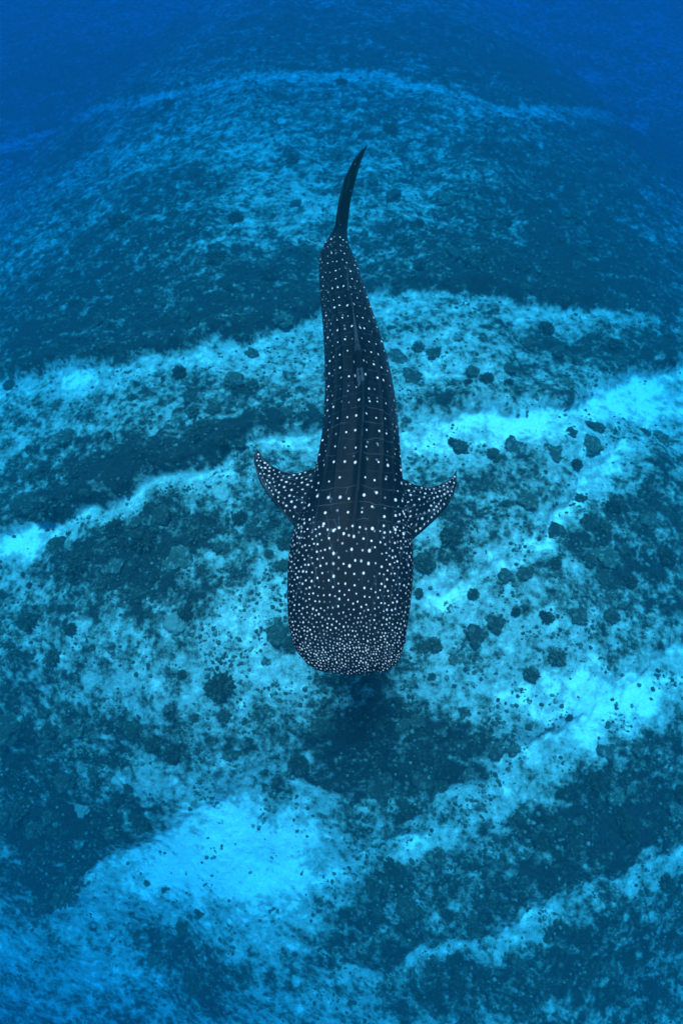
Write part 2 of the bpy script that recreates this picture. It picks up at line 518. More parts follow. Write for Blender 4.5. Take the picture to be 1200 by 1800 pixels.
def table_mesh(seed):
    nr, na = 11, 44
    V = []
    for k in range(nr):                       # upper face, outwards
        q = k / (nr - 1)
        for j in range(na):
            t = j * 2 * math.pi / na
            R = 1 + .45 * mnoise.noise(Vector((math.cos(t) * 1.3 + seed * 5, math.sin(t) * 1.3, 0))) + .22 * mnoise.noise(Vector((math.cos(t) * 4, math.sin(t) * 4, seed)))
            x, y = q * R * math.cos(t), q * R * math.sin(t)
            z = .30 + .02 * q * q + .16 * mnoise.noise(Vector((x * 4, y * 4, seed * 2.0))) + .035 * mnoise.noise(Vector((x * 11, y * 11, seed)))
            V.append((x, y, z))
    for (q, zz) in ((.96, .30), (.6, .20), (.25, .05), (.22, -.3)):     # under side and stalk
        for j in range(na):
            t = j * 2 * math.pi / na
            R = 1 + .45 * mnoise.noise(Vector((math.cos(t) * 1.3 + seed * 5, math.sin(t) * 1.3, 0))) + .22 * mnoise.noise(Vector((math.cos(t) * 4, math.sin(t) * 4, seed)))
            V.append((q * R * math.cos(t), q * R * math.sin(t), zz))
    return np_mesh('table_coral', np.array(V), grid_faces(nr + 4, na, wrap=True))

PROTO = {
    'boulder': [boulder_mesh(k) for k in range(5)],
    'bush': [bush_mesh(k + 11) for k in range(5)],
    'table': [table_mesh(k + 1) for k in range(4)],
    'pale': [boulder_mesh(k + 9) for k in range(2)],
}
for k, ms in PROTO.items():
    for me in ms:
        me.materials.append({'boulder': M_BOULDER, 'bush': M_BUSH, 'table': M_TABLE, 'pale': M_PALE}[k])

KINDS = {
    'boulder': ('boulder_coral', 'rounded dark boulder coral', 'boulder corals over the reef'),
    'bush': ('bush_coral', 'shaggy dark bush coral', 'bush corals over the reef'),
    'table': ('table_coral', 'flat round table coral', 'table corals over the reef'),
    'pale': ('reef_boulder', 'pale smooth reef boulder', 'pale boulders on the reef'),
}
# corals the photograph shows singly: (u, v, radius in px, kind)
B, S, T, P = 'boulder', 'bush', 'table', 'pale'
SPOTTED = [
    (117, 768, 18, B), (441, 614, 11, T), (411, 663, 15, B), (373, 716, 14, B), (355, 761, 22, S), (336, 719, 14, S), (313, 649, 15, S), (84, 900, 30, S), (55, 893, 20, B), (100, 957, 16, B),
    (252, 947, 28, S), (308, 980, 22, B), (140, 990, 22, S), (490, 1115, 18, B), (512, 1135, 14, S), (495, 994, 12, B), (299, 1040, 9, T), (240, 1045, 14, B), (327, 1078, 16, S), (471, 970, 10, S),
    (126, 1106, 12, S), (383, 961, 14, B), (388, 863, 16, P), (500, 952, 15, S), (18, 677, 12, B), (497, 564, 15, B), (322, 1185, 10, S), (471, 1162, 8, T), (177, 1027, 12, S), (47, 1092, 18, S),
    (200, 930, 20, S), (345, 935, 20, S), (280, 905, 16, B), (420, 905, 14, S), (440, 925, 13, B), (270, 1010, 14, S), (205, 995, 16, T), (310, 1095, 20, P), (420, 780, 12, S), (150, 830, 16, S),
    (695, 630, 18, T), (719, 667, 17, T), (762, 623, 12, T), (894, 649, 13, B), (851, 675, 14, S), (827, 660, 12, B), (994, 675, 12, B), (810, 788, 13, B), (795, 777, 10, S), (866, 803, 12, B),
    (901, 786, 16, T), (966, 801, 15, T), (1035, 786, 17, B), (1048, 751, 14, B), (1003, 762, 9, T), (1009, 818, 12, S), (1169, 766, 14, B), (1139, 755, 9, T), (858, 849, 12, T), (923, 883, 16, B),
    (886, 888, 8, S), (1022, 873, 9, T), (983, 933, 18, T), (1035, 918, 15, B), (1063, 927, 12, S), (788, 948, 19, S), (743, 994, 20, S), (888, 1013, 12, T), (920, 1009, 14, T), (975, 990, 12, S),
    (1066, 977, 20, B), (1040, 985, 12, B), (832, 1044, 12, S), (735, 1044, 9, B), (871, 1094, 18, T), (838, 1113, 19, T), (762, 1133, 16, S), (740, 1137, 13, S), (957, 1085, 14, S), (1014, 1085, 13, T),
    (905, 1076, 10, S), (1079, 1081, 14, B), (1109, 1020, 14, S), (1174, 977, 18, S), (1079, 890, 16, S), (1139, 916, 16, B), (979, 1154, 18, S), (936, 1185, 16, S), (797, 1159, 9, B), (758, 1189, 8, T),
    (17, 1275, 28, B), (75, 1247, 12, T), (90, 1282, 16, S), (130, 1282, 16, B), (235, 1280, 16, B), (270, 1307, 16, S), (305, 1325, 16, S), (390, 1205, 26, S), (395, 1255, 12, S), (300, 1242, 9, T),
    (347, 1260, 9, B), (417, 1320, 10, T), (525, 1342, 22, S), (112, 1367, 18, B), (27, 1425, 26, S), (140, 1422, 13, P), (227, 1382, 10, S), (197, 1420, 9, B), (250, 1445, 18, S), (70, 1455, 18, S),
    (122, 1565, 20, S), (315, 1635, 10, B), (350, 1605, 10, T), (345, 1720, 22, S), (252, 1557, 6, B), (285, 1567, 6, T), (165, 1355, 12, S), (815, 1252, 10, T), (775, 1282, 12, T), (1000, 1260, 8, B),
    (930, 1277, 6, B), (872, 1315, 16, T), (905, 1317, 13, B), (665, 1377, 24, T), (745, 1367, 20, T), (827, 1357, 12, B), (775, 1377, 14, S), (1067, 1317, 16, T), (1115, 1315, 12, T), (1050, 1370, 18, S),
    (772, 1505, 14, S), (690, 1525, 20, S), (715, 1585, 18, B), (830, 1622, 18, S), (745, 1625, 9, T), (980, 1445, 12, B), (1005, 1475, 18, S), (950, 1480, 18, S),
    (775, 350, 17, B), (690, 355, 14, B), (850, 375, 14, T), (890, 385, 12, S), (830, 460, 22, S), (790, 450, 16, B), (740, 465, 16, S), (705, 420, 18, S), (515, 285, 14, S), (590, 275, 13, B),
    (545, 440, 12, B), (415, 385, 16, S), (470, 480, 18, S), (380, 450, 20, S), (210, 390, 22, S), (1010, 380, 18, S), (930, 265, 14, S), (685, 235, 14, S), (600, 145, 12, S), (300, 190, 14, S),
    (820, 425, 12, B), (655, 470, 14, S), (520, 360, 11, T), (655, 325, 10, B), (735, 610, 13, S), (960, 575, 16, S), (930, 600, 14, B), (1080, 610, 14, S), (1015, 630, 14, S),
]
LANDMARKS = [
    (615, 1180, "the shark's snout"), (452, 800, "the tip of the shark's fin on the left"), (800, 840, "the tip of the shark's fin on the right"), (645, 256, "the tip of the shark's tail"),
    (500, 1040, "the left side of the shark's head"), (730, 1040, "the right side of the shark's head"), (560, 620, "the left flank of the shark"), (690, 660, "the right flank of the shark"),
    (340, 1510, "the bright sand patch at lower left"), (1090, 1240, "the bright sand patch at lower right"), (1130, 690, "the bright sand bank by the right edge"), (140, 670, "the pale sand tongue at upper left"),
    (200, 850, "the middle sand channel on the left"), (850, 1000, "the narrow sand streak right of the head"), (640, 1260, "the dark shadow below the snout"), (600, 125, "the far sand arc at the top"),
    (120, 450, "the dark reef slope at far left"), (1050, 450, "the dark reef slope at far right"), (800, 530, "the sand channel behind the tail"), (60, 1280, "the left edge below the shark"),
    (90, 1500, "the dark lower left slope"), (1000, 1460, "the dark lower right slope"), (1120, 920, "the dark reef by the right edge"), (260, 980, "the darkest reef left of the head"),
    (800, 1650, "the lowest sand channel"), (300, 1700, "the bottom left corner reef"), (820, 400, "the dark mounds right of the tail"), (380, 400, "the dark mounds left of the tail"),
    (330, 260, "the pale rubble below the far arc"), (380, 1130, "the pale rubble left of the snout"), (930, 1120, "the pale rubble right of the snout"), (620, 1420, "the reef mound below the shadow"),
    (60, 1080, "the left edge beside the shark's head"), (1160, 1350, "the right edge below the shark"), (900, 250, "the far slope under the right end of the arc"),
]

placed = []        # (x, y, r, kind, u, v)
def px_per_m(x, y, z):
    return FPX / (y * SP + (CAM_Z - z) * CP)
for (u, v, r, k) in SPOTTED:
    x, y = map(float, to_bed(u, v))
    placed.append((x, y, r / px_per_m(x, y, float(base_height(x, y))), k))
r2 = random.Random(3)
# others like them, where the reef is thick
tries = 0
while len(placed) < 292 and tries < 8000:
    tries += 1
    u, v = r2.uniform(-20, 1220), r2.uniform(150, 1720)
    x, y = map(float, to_bed(u, v))
    c = float(bed_at(x, y)[1][0])
    if r2.random() > (c - .35) * 1.1: continue
    rad = r2.uniform(.13, .30)
    if any((x - q[0]) ** 2 + (y - q[1]) ** 2 < (.8 * (rad + q[2])) ** 2 for q in placed): continue
    if 520 < u < 715 and 450 < v < 1150: continue
    placed.append((x, y, rad, r2.choice([B, B, S, S, S, T])))

PX = np.array([p[0] for p in placed]); PY = np.array([p[1] for p in placed])
PZ, PC = bed_at(PX, PY)
coral_objs = []
for (x, y, rad, k), z in zip(placed, PZ):
    me = r2.choice(PROTO[k])
    o = bpy.data.objects.new(KINDS[k][0], me)
    COL.objects.link(o)
    o.location = (x, y, float(z) + rad * (0.05 if k != 'table' else -0.05))
    o.rotation_euler = (r2.uniform(-.15, .15), r2.uniform(-.15, .15), r2.uniform(0, 6.28))
    zs = {'boulder': .85, 'bush': 1.0, 'table': .8, 'pale': .7}[k] * r2.uniform(.8, 1.2)
    o.scale = (rad * r2.uniform(.9, 1.15), rad * r2.uniform(.9, 1.15), rad * zs)
    coral_objs.append((o, k, project(x, y, float(z))))

ORD = ['', 'second ', 'third ', 'fourth ', 'fifth ', 'sixth ', 'seventh ', 'eighth ', 'ninth ', 'tenth ', 'eleventh ', 'twelfth ', 'thirteenth ', 'fourteenth ', 'fifteenth ']
bucket = {}
for o, k, (u, v) in coral_objs:
    d = [(math.hypot(u - lu, v - lv), i) for i, (lu, lv, _) in enumerate(LANDMARKS)]
    dist, i = min(d)
    bucket.setdefault((k, i), []).append((dist, o))
for (k, i), lst in bucket.items():
    lst.sort(key=lambda t: t[0])
    for n, (dist, o) in enumerate(lst):
        tag(o, f"{KINDS[k][1]}, {ORD[min(n, 14)]}nearest {LANDMARKS[i][2]}", 'boulder' if k == 'pale' else 'coral', KINDS[k][2])

# rubble: small stones and coral lumps too many to count
def rubble():
    n = 45000
    q = RNG.random((n * 3, 2))
    u = -60 + 1320 * q[:, 0]; v = 40 + 1760 * q[:, 1] ** 0.9
    x, y = to_bed(u, v)
    x = x + RNG.normal(0, .05, x.shape); y = y + RNG.normal(0, .05, y.shape)
    z, c = bed_fields(x, y)
    clump = fbm(x * 1.6, y * 1.6, 4, 77)
    keep = RNG.random(x.shape) < np.clip((c - .05) * .5 + (clump - .5) * 2.6, 0.010, .9)
    x, y, z, c, clump = x[keep][:n], y[keep][:n], z[keep][:n], c[keep][:n], clump[keep][:n]
    n = len(x)
    bv, bf = ICO0
    r = 0.018 + 0.062 * RNG.random(n) ** 3.5
    far = np.clip(np.hypot(y, CAM_Z) / 18, 1, 2.2)
    r = r * far
    V = np.repeat(bv[None], n, 0) * (1 + .45 * (RNG.random((n, 12, 1)) - .5))
    a = RNG.random(n) * 6.28
    ca, sa = np.cos(a)[:, None], np.sin(a)[:, None]
    X = V[..., 0] * ca - V[..., 1] * sa; Y = (V[..., 0] * sa + V[..., 1] * ca) * (0.65 + .5 * RNG.random((n, 1)))
    Z = V[..., 2] * (0.45 + .4 * RNG.random((n, 1)))
    P_ = np.stack([X, Y, Z], -1) * r[:, None, None] + np.stack([x, y, z + r * .15], -1)[:, None, :]
    F_ = bf[None] + (np.arange(n) * 12)[:, None, None]
    tone = np.clip(RNG.random(n) ** 4 * .5 + .22 * (0.6 - c) * RNG.random(n), 0, 1)
    me = np_mesh('coral_rubble', P_.reshape(-1, 3), F_.reshape(-1, 3))
    add_attr(me, 'tone', np.repeat(tone, 12))
    o = link('coral_rubble', me, M_RUBBLE)
    tag(o, 'loose coral rubble and small stones strewn over the sea bottom', 'rubble', kind='stuff')
rubble()

# ------------------------------------------------------------------ whale shark
ZP = 8.30                 # height of the widest line of the body
# outline seen in the photograph: v, left edge, right edge
OUT = [(1185, 592, 662), (1182, 572, 676), (1177, 556, 687), (1166, 537, 697), (1150, 523, 704), (1130, 513, 710), (1100, 507, 716), (1050, 505, 722), (1000, 506, 726), (960, 510, 724), (930, 518, 721),
       (900, 532, 716), (850, 549, 707), (800, 560, 702), (750, 568, 698), (700, 571, 693), (650, 571, 683), (600, 569, 668), (560, 566, 655), (520, 563, 643), (480, 560, 630), (462, 561, 624), (447, 564, 617), (437, 569, 612), (428, 576, 610), (416, 583, 609), (402, 588, 608)]
oy, oc, oa = [], [], []
for v, ul, ur in OUT:
    xl, y = to_plane(ul, v, ZP); xr, _ = to_plane(ur, v, ZP)
    oy.append(y); oc.append((xl + xr) / 2); oa.append((xr - xl) / 2)
oy, oc, oa = map(np.array, (oy, oc, oa))
Y_SNOUT, Y_END = oy[0] - 0.012, oy[-1] + 0.05

def smooth_interp(x, xp, fp, w=0.10):
    """interpolation with a little smoothing so the outline has no corners"""
    acc = 0
    for k, g in ((-1, .25), (0, .5), (1, .25)):
        acc = acc + g * np.interp(x + k * w, xp, fp)
    return acc

NS, NT = 1000, 460
ys = np.concatenate([Y_SNOUT + (np.linspace(0, 1, 100) ** 1.6) * .30, np.linspace(Y_SNOUT + .3, Y_SNOUT + 2.0, 401)[1:], np.linspace(Y_SNOUT + 2.0, Y_END, 501)[1:]])
L = Y_END - Y_SNOUT
sn = (ys - Y_SNOUT) / L
cx = smooth_interp(ys, oy, oc, .16)
a_raw = np.interp(ys, oy, oa)
a_sm = smooth_interp(ys, oy, oa, .10)
wsm = smoothstep(.25, .6, ys - Y_SNOUT)
half_w = a_raw * (1 - wsm) + a_sm * wsm
half_w = half_w * np.sqrt(np.clip((ys - Y_SNOUT) / .03, 0.0004, 1)) * np.sqrt(np.clip((Y_END - ys) / .06, .0004, 1))
top_h = np.interp(sn, [0, .012, .04, .10, .20, .30, .42, .55, .70, .85, .95, 1], [.02, .075, .13, .22, .33, .41, .46, .44, .36, .24, .15, .07])
bot_h = np.interp(sn, [0, .012, .04, .10, .20, .30, .42, .55, .70, .85, .95, 1], [.02, .09, .17, .30, .42, .50, .52, .46, .34, .21, .15, .09])
cap = np.sqrt(np.clip((Y_END - ys) / .06, .0004, 1)) * np.sqrt(np.clip((ys - Y_SNOUT) / .015, .0004, 1))
top_h, bot_h = top_h * cap, bot_h * cap
expo = np.interp(sn, [0, .2, .35, .5, .8, 1], [2.9, 2.7, 2.25, 1.95, 1.95, 2.0])
zc = ZP + np.interp(sn, [0, .25, .6, 1], [.0, .0, .02, .0])
ridge_amp = np.interp(sn, [0, .18, .3, .45, .9, 1], [0, .0, .03, .055, .045, .012])

V = np.empty((NS, NT, 3)); TT = np.empty((NS, NT))
fine = np.linspace(-math.pi, math.pi, 1441)          # 0 at the back (dorsal), +-pi at the belly
# columns: three quarters of them on the back and flanks
q = np.linspace(-1, 1, NT, endpoint=False)
for i in range(NS):
    n = expo[i]
    s_, c_ = np.sin(fine), np.cos(fine)
    h = np.where(c_ >= 0, top_h[i], bot_h[i])
    X = half_w[i] * np.sign(s_) * np.abs(s_) ** (2 / n)
    Z = h * np.sign(c_) * np.abs(c_) ** (2 / n)
    arc = np.concatenate([[0], np.cumsum(np.hypot(np.diff(X), np.diff(Z)))])
    arc -= arc[720]
    tot_r, tot_l = arc[-1], -arc[0]
    want = np.where(q >= 0, tot_r, tot_l) * np.sign(q) * (0.52 * np.abs(q) + 0.48 * np.abs(q) ** 3)
    xi = np.interp(want, arc, X); zi = np.interp(want, arc, Z)
    V[i, :, 0] = xi; V[i, :, 2] = zi; V[i, :, 1] = ys[i]
    TT[i] = want
# ridges along the back: a keel on the midline and three low ridges on each flank
SCL = np.interp(sn, [0, .2, .35, .5, .8, 1], [1, 1, .95, .85, .55, .4])      # how far the pattern spreads sideways
KEELS = [(.27, .020), (.43, .018), (.60, .016)]
nrm_x = V[:, :, 0] / (half_w[:, None] + .05); nrm_z = V[:, :, 2] / (top_h[:, None] + .05)
ln = np.hypot(nrm_x, nrm_z) + 1e-6
bumpv = ridge_amp[:, None] * np.exp(-(TT / .045) ** 2)
kon = smoothstep(.26, .36, sn) * (1 - smoothstep(.93, 1, sn))
for t0, amp in KEELS:
    bumpv = bumpv + kon[:, None] * amp * np.exp(-((np.abs(TT) - t0 * SCL[:, None]) / .022) ** 2)
# gill slits: five shallow grooves low on each shoulder
for g in range(5):
    gy = Y_SNOUT + 1.50 + g * .115
    bumpv = bumpv - .016 * np.exp(-((ys[:, None] - gy - .05 * (np.abs(TT) - .7)) / .012) ** 2) * smoothstep(.58, .66, np.abs(TT)) * (1 - smoothstep(.95, 1.02, np.abs(TT)))
# broad mouth line on the front of the snout
mouth_z = V[:, :, 2]
bumpv = bumpv - .012 * np.exp(-((mouth_z + .015) / .010) ** 2) * (1 - smoothstep(.10, .22, ys - Y_SNOUT))[:, None]
V[:, :, 0] += bumpv * nrm_x / ln; V[:, :, 2] += bumpv * nrm_z / ln
# spine bends sideways, and the whole body leans a touch with the bend
roll = np.interp(sn, [0, .3, .6, 1], [0, .02, .05, .03])
xr_ = V[:, :, 0] * np.cos(roll)[:, None] + V[:, :, 2] * np.sin(roll)[:, None]
zr_ = -V[:, :, 0] * np.sin(roll)[:, None] + V[:, :, 2] * np.cos(roll)[:, None]
V[:, :, 0] = xr_ + cx[:, None]; V[:, :, 2] = zr_ + zc[:, None]

# --- the pattern on the skin
SPOT = np.zeros((NS, NT))
def put(y0, t0, ry, rt, amt, edge=.35):
    i0, i1 = np.searchsorted(ys, y0 - 1.6 * ry), np.searchsorted(ys, y0 + 1.6 * ry)
    if i1 <= i0: return
    d = np.sqrt(((ys[i0:i1, None] - y0) / ry) ** 2 + ((TT[i0:i1] - t0) / rt) ** 2)
    SPOT[i0:i1] = np.maximum(SPOT[i0:i1], amt * (1 - smoothstep(1 - edge, 1 + edge, d)))

def streak(points, w, amt):
    """a faint line over the skin through (y, t) points"""
    for (ya, ta), (yb, tb) in zip(points[:-1], points[1:]):
        i0, i1 = np.searchsorted(ys, min(ya, yb) - 2 * w), np.searchsorted(ys, max(ya, yb) + 2 * w)
        if i1 <= i0: continue
        ey, et = yb - ya, tb - ta; l2 = ey * ey + et * et + 1e-9
        k = np.clip(((ys[i0:i1, None] - ya) * ey + (TT[i0:i1] - ta) * et) / l2, 0, 1)
        d = np.hypot(ys[i0:i1, None] - (ya + k * ey), TT[i0:i1] - (ta + k * et))
        SPOT[i0:i1] = np.maximum(SPOT[i0:i1], amt * (1 - smoothstep(.4 * w, 1.5 * w, d)))

rs = random.Random(21)
def yv(v, zt=.35):                       # photograph row -> place along the back
    return float(to_plane(600, v, ZP + zt)[1])
Y_HEAD = yv(925, .38)                    # back of the head
# head: dots that get smaller and closer towards the snout and the sides
def head_gap(y, t):
    f = np.clip((y - Y_SNOUT) / (Y_HEAD - Y_SNOUT), 0, 1)
    mid_gap = .024 + .050 * smoothstep(.12, .75, f)
    side_gap = .023 + .022 * smoothstep(.05, .6, f)
    s = smoothstep(.16, .46, abs(t))
    return (mid_gap * (1 - s) + side_gap * s) * (1 + .7 * smoothstep(Y_HEAD - .1, Y_HEAD + .6, y))
acc = []
cell = {}
for _ in range(75000):
    y = rs.uniform(Y_SNOUT + .004, Y_HEAD + .75); t = rs.uniform(-1.05, 1.05)
    if rs.random() < smoothstep(-.30, .05, y - Y_HEAD - 1.3 * max(0, abs(t) - .38)): continue
    g = float(head_gap(y, t))
    ky_ = 1.0 - .28 * min(1, max(0, (y - Y_SNOUT) / .9 - .25))
    ky, kt = int(y / .12), int((t + 2) / .12)
    ok = True
    for a in (-1, 0, 1):
        for b in (-1, 0, 1):
            for (y1, t1, g1) in cell.get((ky + a, kt + b), ()):
                if ((y - y1) * ky_) ** 2 + ((t - t1) / ky_) ** 2 < (.5 * (g + g1)) ** 2:
                    ok = False; break
            if not ok: break
        if not ok: break
    if not ok: continue
    cell.setdefault((ky, kt), []).append((y, t, g)); acc.append((y, t, g))
for (y, t, g) in acc:
    f = (y - Y_SNOUT) / (Y_HEAD - Y_SNOUT)
    r = (.0050 + .0035 * min(1, f * 1.4)) * rs.uniform(.75, 1.2)
    if g > .07: r *= 1.35
    amt = rs.choice([.95, .85, .75, .5, .25]) if g > .045 else rs.choice([.85, .75, .6, .45, .3])
    put(y, t, r * rs.uniform(1.0, 1.5), r, amt, .45)
for _ in range(170):                      # fine broken lines between the dots of the head
    y = rs.uniform(Y_SNOUT + .15, Y_HEAD); t = rs.uniform(-.85, .85)
    if abs(t) < .12: continue
    n = rs.randint(3, 6); pts = [(y, t)]
    f = (y - Y_SNOUT) / (Y_HEAD - Y_SNOUT)
    ang = rs.gauss(0, .18) if f > .35 else rs.gauss(.9 * (1 if t > 0 else -1), .5)
    for k in range(n):
        ang += rs.gauss(0, .12)
        pts.append((pts[-1][0] + .035 * math.cos(ang), pts[-1][1] + .035 * math.sin(ang)))
    streak(pts, .0036, rs.uniform(.04, .11))
# back: cross rows of larger dots with thin pale bars between them
row = Y_HEAD - .02; kk = 0
while row < Y_END - .50:
    sc = float(np.interp((row - Y_SNOUT) / L, sn, SCL))
    early = 1 - smoothstep(0, .7, row - Y_HEAD)
    big = rs.uniform(.85, 1.1)
    tl = [.075, .20, .33, .46, .58, .70, .82]
    off = rs.uniform(-.02, .02)
    for side in (-1, 1):
        for t in tl:
            if rs.random() < .05: continue
            tt = side * (t + off * side + rs.gauss(0, .012)) * sc
            yy = row + rs.gauss(0, .016 + .02 * early)
            r = (.0140 if kk % 2 == 0 else .0114) * big * rs.uniform(.72, 1.15) * (0.75 + .25 * sc)
            put(yy, tt, r * 1.15, r, rs.choice([.95, .95, .9, .85, .6, .3]))
            if t > .4:                   # flank: more, smaller dots
                put(yy + .095 + rs.gauss(0, .012), tt + side * .03, r * .7, r * .6, rs.uniform(.3, .9))
    # faint half row of dots and a thin bar
    for side in (-1, 1):
        if rs.random() < .45:
            for t in tl[:5]:
                if rs.random() < .5: put(row + .05 + rs.gauss(0, .01), side * t * sc, .012, .014, rs.uniform(.08, .3))
        pts = [(row + .10 + .012 * math.sin(t * 9 + kk) + rs.gauss(0, .006), side * t * sc) for t in np.linspace(.03, .85, 14)]
        a0 = rs.uniform(.035, .085)
        for p0, p1 in zip(pts[:-1], pts[1:]):
            if rs.random() < .9: streak([p0, p1], .006, a0 * rs.uniform(.7, 1.3))
    row += rs.uniform(.185, .21); kk += 1
# long pale lines along the ridges
for t0, _ in KEELS:
    for side in (-1, 1):
        yy = np.linspace(Y_HEAD - .1, Y_END - .25, 70)
        pts = [(y, side * t0 * float(np.interp((y - Y_SNOUT) / L, sn, SCL)) + rs.gauss(0, .002)) for y in yy]
        for p0, p1 in zip(pts[:-1], pts[1:]):
            if rs.random() < .8: streak([p0, p1], .0055, rs.uniform(.02, .06))
for y0, y1, n in ((Y_HEAD - .5, Y_END - .4, 60),):      # midline keel
    yy = np.linspace(y0, y1, n)
    for a, b in zip(yy[:-1], yy[1:]):
        if rs.random() < .7: streak([(a, .004), (b, .004)], .007, rs.uniform(.01, .05))
# old scratches behind the head
for _ in range(9):
    y = rs.uniform(Y_HEAD - .35, Y_HEAD + .5); t = rs.uniform(-.4, .4)
    streak([(y, t), (y + rs.uniform(-.12, .12), t + rs.uniform(-.03, .03))], .003, rs.uniform(.06, .25))
flank = smoothstep(.22, .62, np.abs(TT) / SCL[:, None]) * smoothstep(.33, .45, sn)[:, None] * np.where(TT > 0, .060, .030)  # lighter grey flanks; extra paleness on the right is a painted sheen
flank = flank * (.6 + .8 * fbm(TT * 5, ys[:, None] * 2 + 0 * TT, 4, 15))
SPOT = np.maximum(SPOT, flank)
belly = smoothstep(.80, 1.05, np.abs(TT) / np.maximum(.3, SCL[:, None]) / 1.15)
SPOT = np.maximum(SPOT, belly * .55 * (sn[:, None] < .97))

verts = [V.reshape(-1, 3)]; quads = [grid_faces(NS, NT, wrap=True)[:, ::-1]]; spots = [SPOT.ravel()]
def add_piece(P_, F_, s_):
    n0 = sum(len(v) for v in verts)
    verts.append(P_); quads.append(F_ + n0); spots.append(s_)

def resample(pts, n):
    pts = np.array(pts, float)
    d = np.concatenate([[0], np.cumsum(np.linalg.norm(np.diff(pts, axis=0), axis=1))])
    t = np.linspace(0, d[-1], n)
    out = np.stack([np.interp(t, d, pts[:, k]) for k in range(pts.shape[1])], -1)
    for _ in range(3):
        out[1:-1] = .25 * out[:-2] + .5 * out[1:-1] + .25 * out[2:]
    return out

def fin(lead, trail, thick, n_span=110, n_chord=80, dots=None, seed=0, edge_line=True):
    """a fin between its leading and trailing edge (world points, root -> tip), closed and thin at the edges"""
    A = resample(lead, n_span); Bq = resample(trail, n_span)
    span = np.linalg.norm(np.diff((A + Bq) / 2, axis=0), axis=1).sum()
    sv = np.linspace(0, 1, n_span)
    c = .5 - .5 * np.cos(np.linspace(0, math.pi, n_chord))
    mid = A[:, None] * (1 - c)[None, :, None] + Bq[:, None] * c[None, :, None]
    du = np.gradient(mid, axis=0); dc = np.gradient(mid, axis=1)
    nr = np.cross(du, dc); nr /= np.linalg.norm(nr, axis=2, keepdims=True) + 1e-9
    prof = (c ** .5) * (1 - c) * 2.2
    chord = np.linalg.norm(A - Bq, axis=1)
    th = thick * (1 - .75 * sv)[:, None] * prof[None] * np.clip(chord / chord.max() * 1.6, 0, 1)[:, None]
    up = mid + nr * th[..., None]; dn = mid - nr * th[..., None]
    s = np.zeros((n_span, n_chord))
    if dots:
        gap, rad = dots
        r_ = random.Random(seed); got = []
        for _ in range(6000):
            i, j = r_.randrange(3, n_span - 1), r_.randrange(4, n_chord - 4)
            p = mid[i, j]
            g = gap * (.75 + .4 * (1 - sv[i]))
            if all((p[0] - h[0]) ** 2 + (p[1] - h[1]) ** 2 + (p[2] - h[2]) ** 2 > g * g for h in got):
                if np.linalg.norm(p - A[i]) < .05 or np.linalg.norm(p - Bq[i]) < .02: continue
                got.append(p)
                R = rad * r_.uniform(.7, 1.2)
                d = np.linalg.norm(mid - p, axis=2) / R
                s = np.maximum(s, r_.choice([.95, .9, .75, .5]) * (1 - smoothstep(.65, 1.35, d)))
        # fine wandering lines between the dots
        for _ in range(26):
            i, j = r_.randrange(3, n_span - 8), r_.randrange(6, n_chord - 6)
            for k in range(r_.randint(8, 22)):
                i = min(n_span - 2, i + 1); j = min(n_chord - 3, max(2, j + r_.choice([-1, 0, 0, 1])))
                d = np.linalg.norm(mid - mid[i, j], axis=2)
                s = np.maximum(s, .10 * (1 - smoothstep(.004, .010, d)))
        if edge_line:
            dl = np.linalg.norm(mid - A[:, None], axis=2)
            wv = .035 + .008 * np.sin(sv * 25)[:, None]
            s = np.maximum(s, .06 * np.exp(-((dl - wv) / .007) ** 2))
            dt = np.linalg.norm(mid - Bq[:, None], axis=2)
            s = np.maximum(s, .02 * np.exp(-((dt - .014) / .006) ** 2))
    F_ = grid_faces(n_span, n_chord)
    n = n_span * n_chord
    idx = np.arange(n).reshape(n_span, n_chord)
    rim = []
    for e in (idx[:, 0], idx[-1, :], idx[::-1, -1], idx[0, ::-1]):
        rim.append(np.stack([e[:-1], e[1:], e[1:] + n, e[:-1] + n], -1))
    Fall = np.concatenate([F_, F_[:, ::-1] + n] + rim)
    add_piece(np.concatenate([up.reshape(-1, 3), dn.reshape(-1, 3)]), Fall, np.concatenate([s.ravel(), s.ravel()]))

def pts_px(lst):
    """(u, v, height) -> world points"""
    return [(*map(float, to_plane(u, v, z)), z) for u, v, z in lst]

# pectoral fins, sweeping back and down a little
fin(pts_px([(560, 975, 8.20), (527, 936, 8.17), (500, 906, 8.13), (475, 876, 8.08), (456, 846, 8.03), (446, 815, 7.98), (446, 799, 7.96), (451, 789, 7.95)]),
    pts_px([(585, 815, 8.20), (548, 825, 8.17), (522, 832, 8.13), (498, 829, 8.08), (478, 819, 8.03), (464, 806, 7.98), (457, 796, 7.96), (452, 789, 7.95)]),
    .055, dots=(.060, .0115), seed=4)
fin(pts_px([(690, 985, 8.20), (723, 950, 8.17), (742, 934, 8.13), (765, 913, 8.07), (785, 891, 8.0), (797, 871, 7.94), (803, 848, 7.90), (802, 827, 7.88)]),
    pts_px([(675, 830, 8.20), (709, 842, 8.17), (728, 852, 8.13), (750, 857, 8.07), (772, 852, 8.0), (788, 844, 7.94), (796, 836, 7.90), (801, 827, 7.88)]),
    .055, dots=(.058, .0112), seed=9)

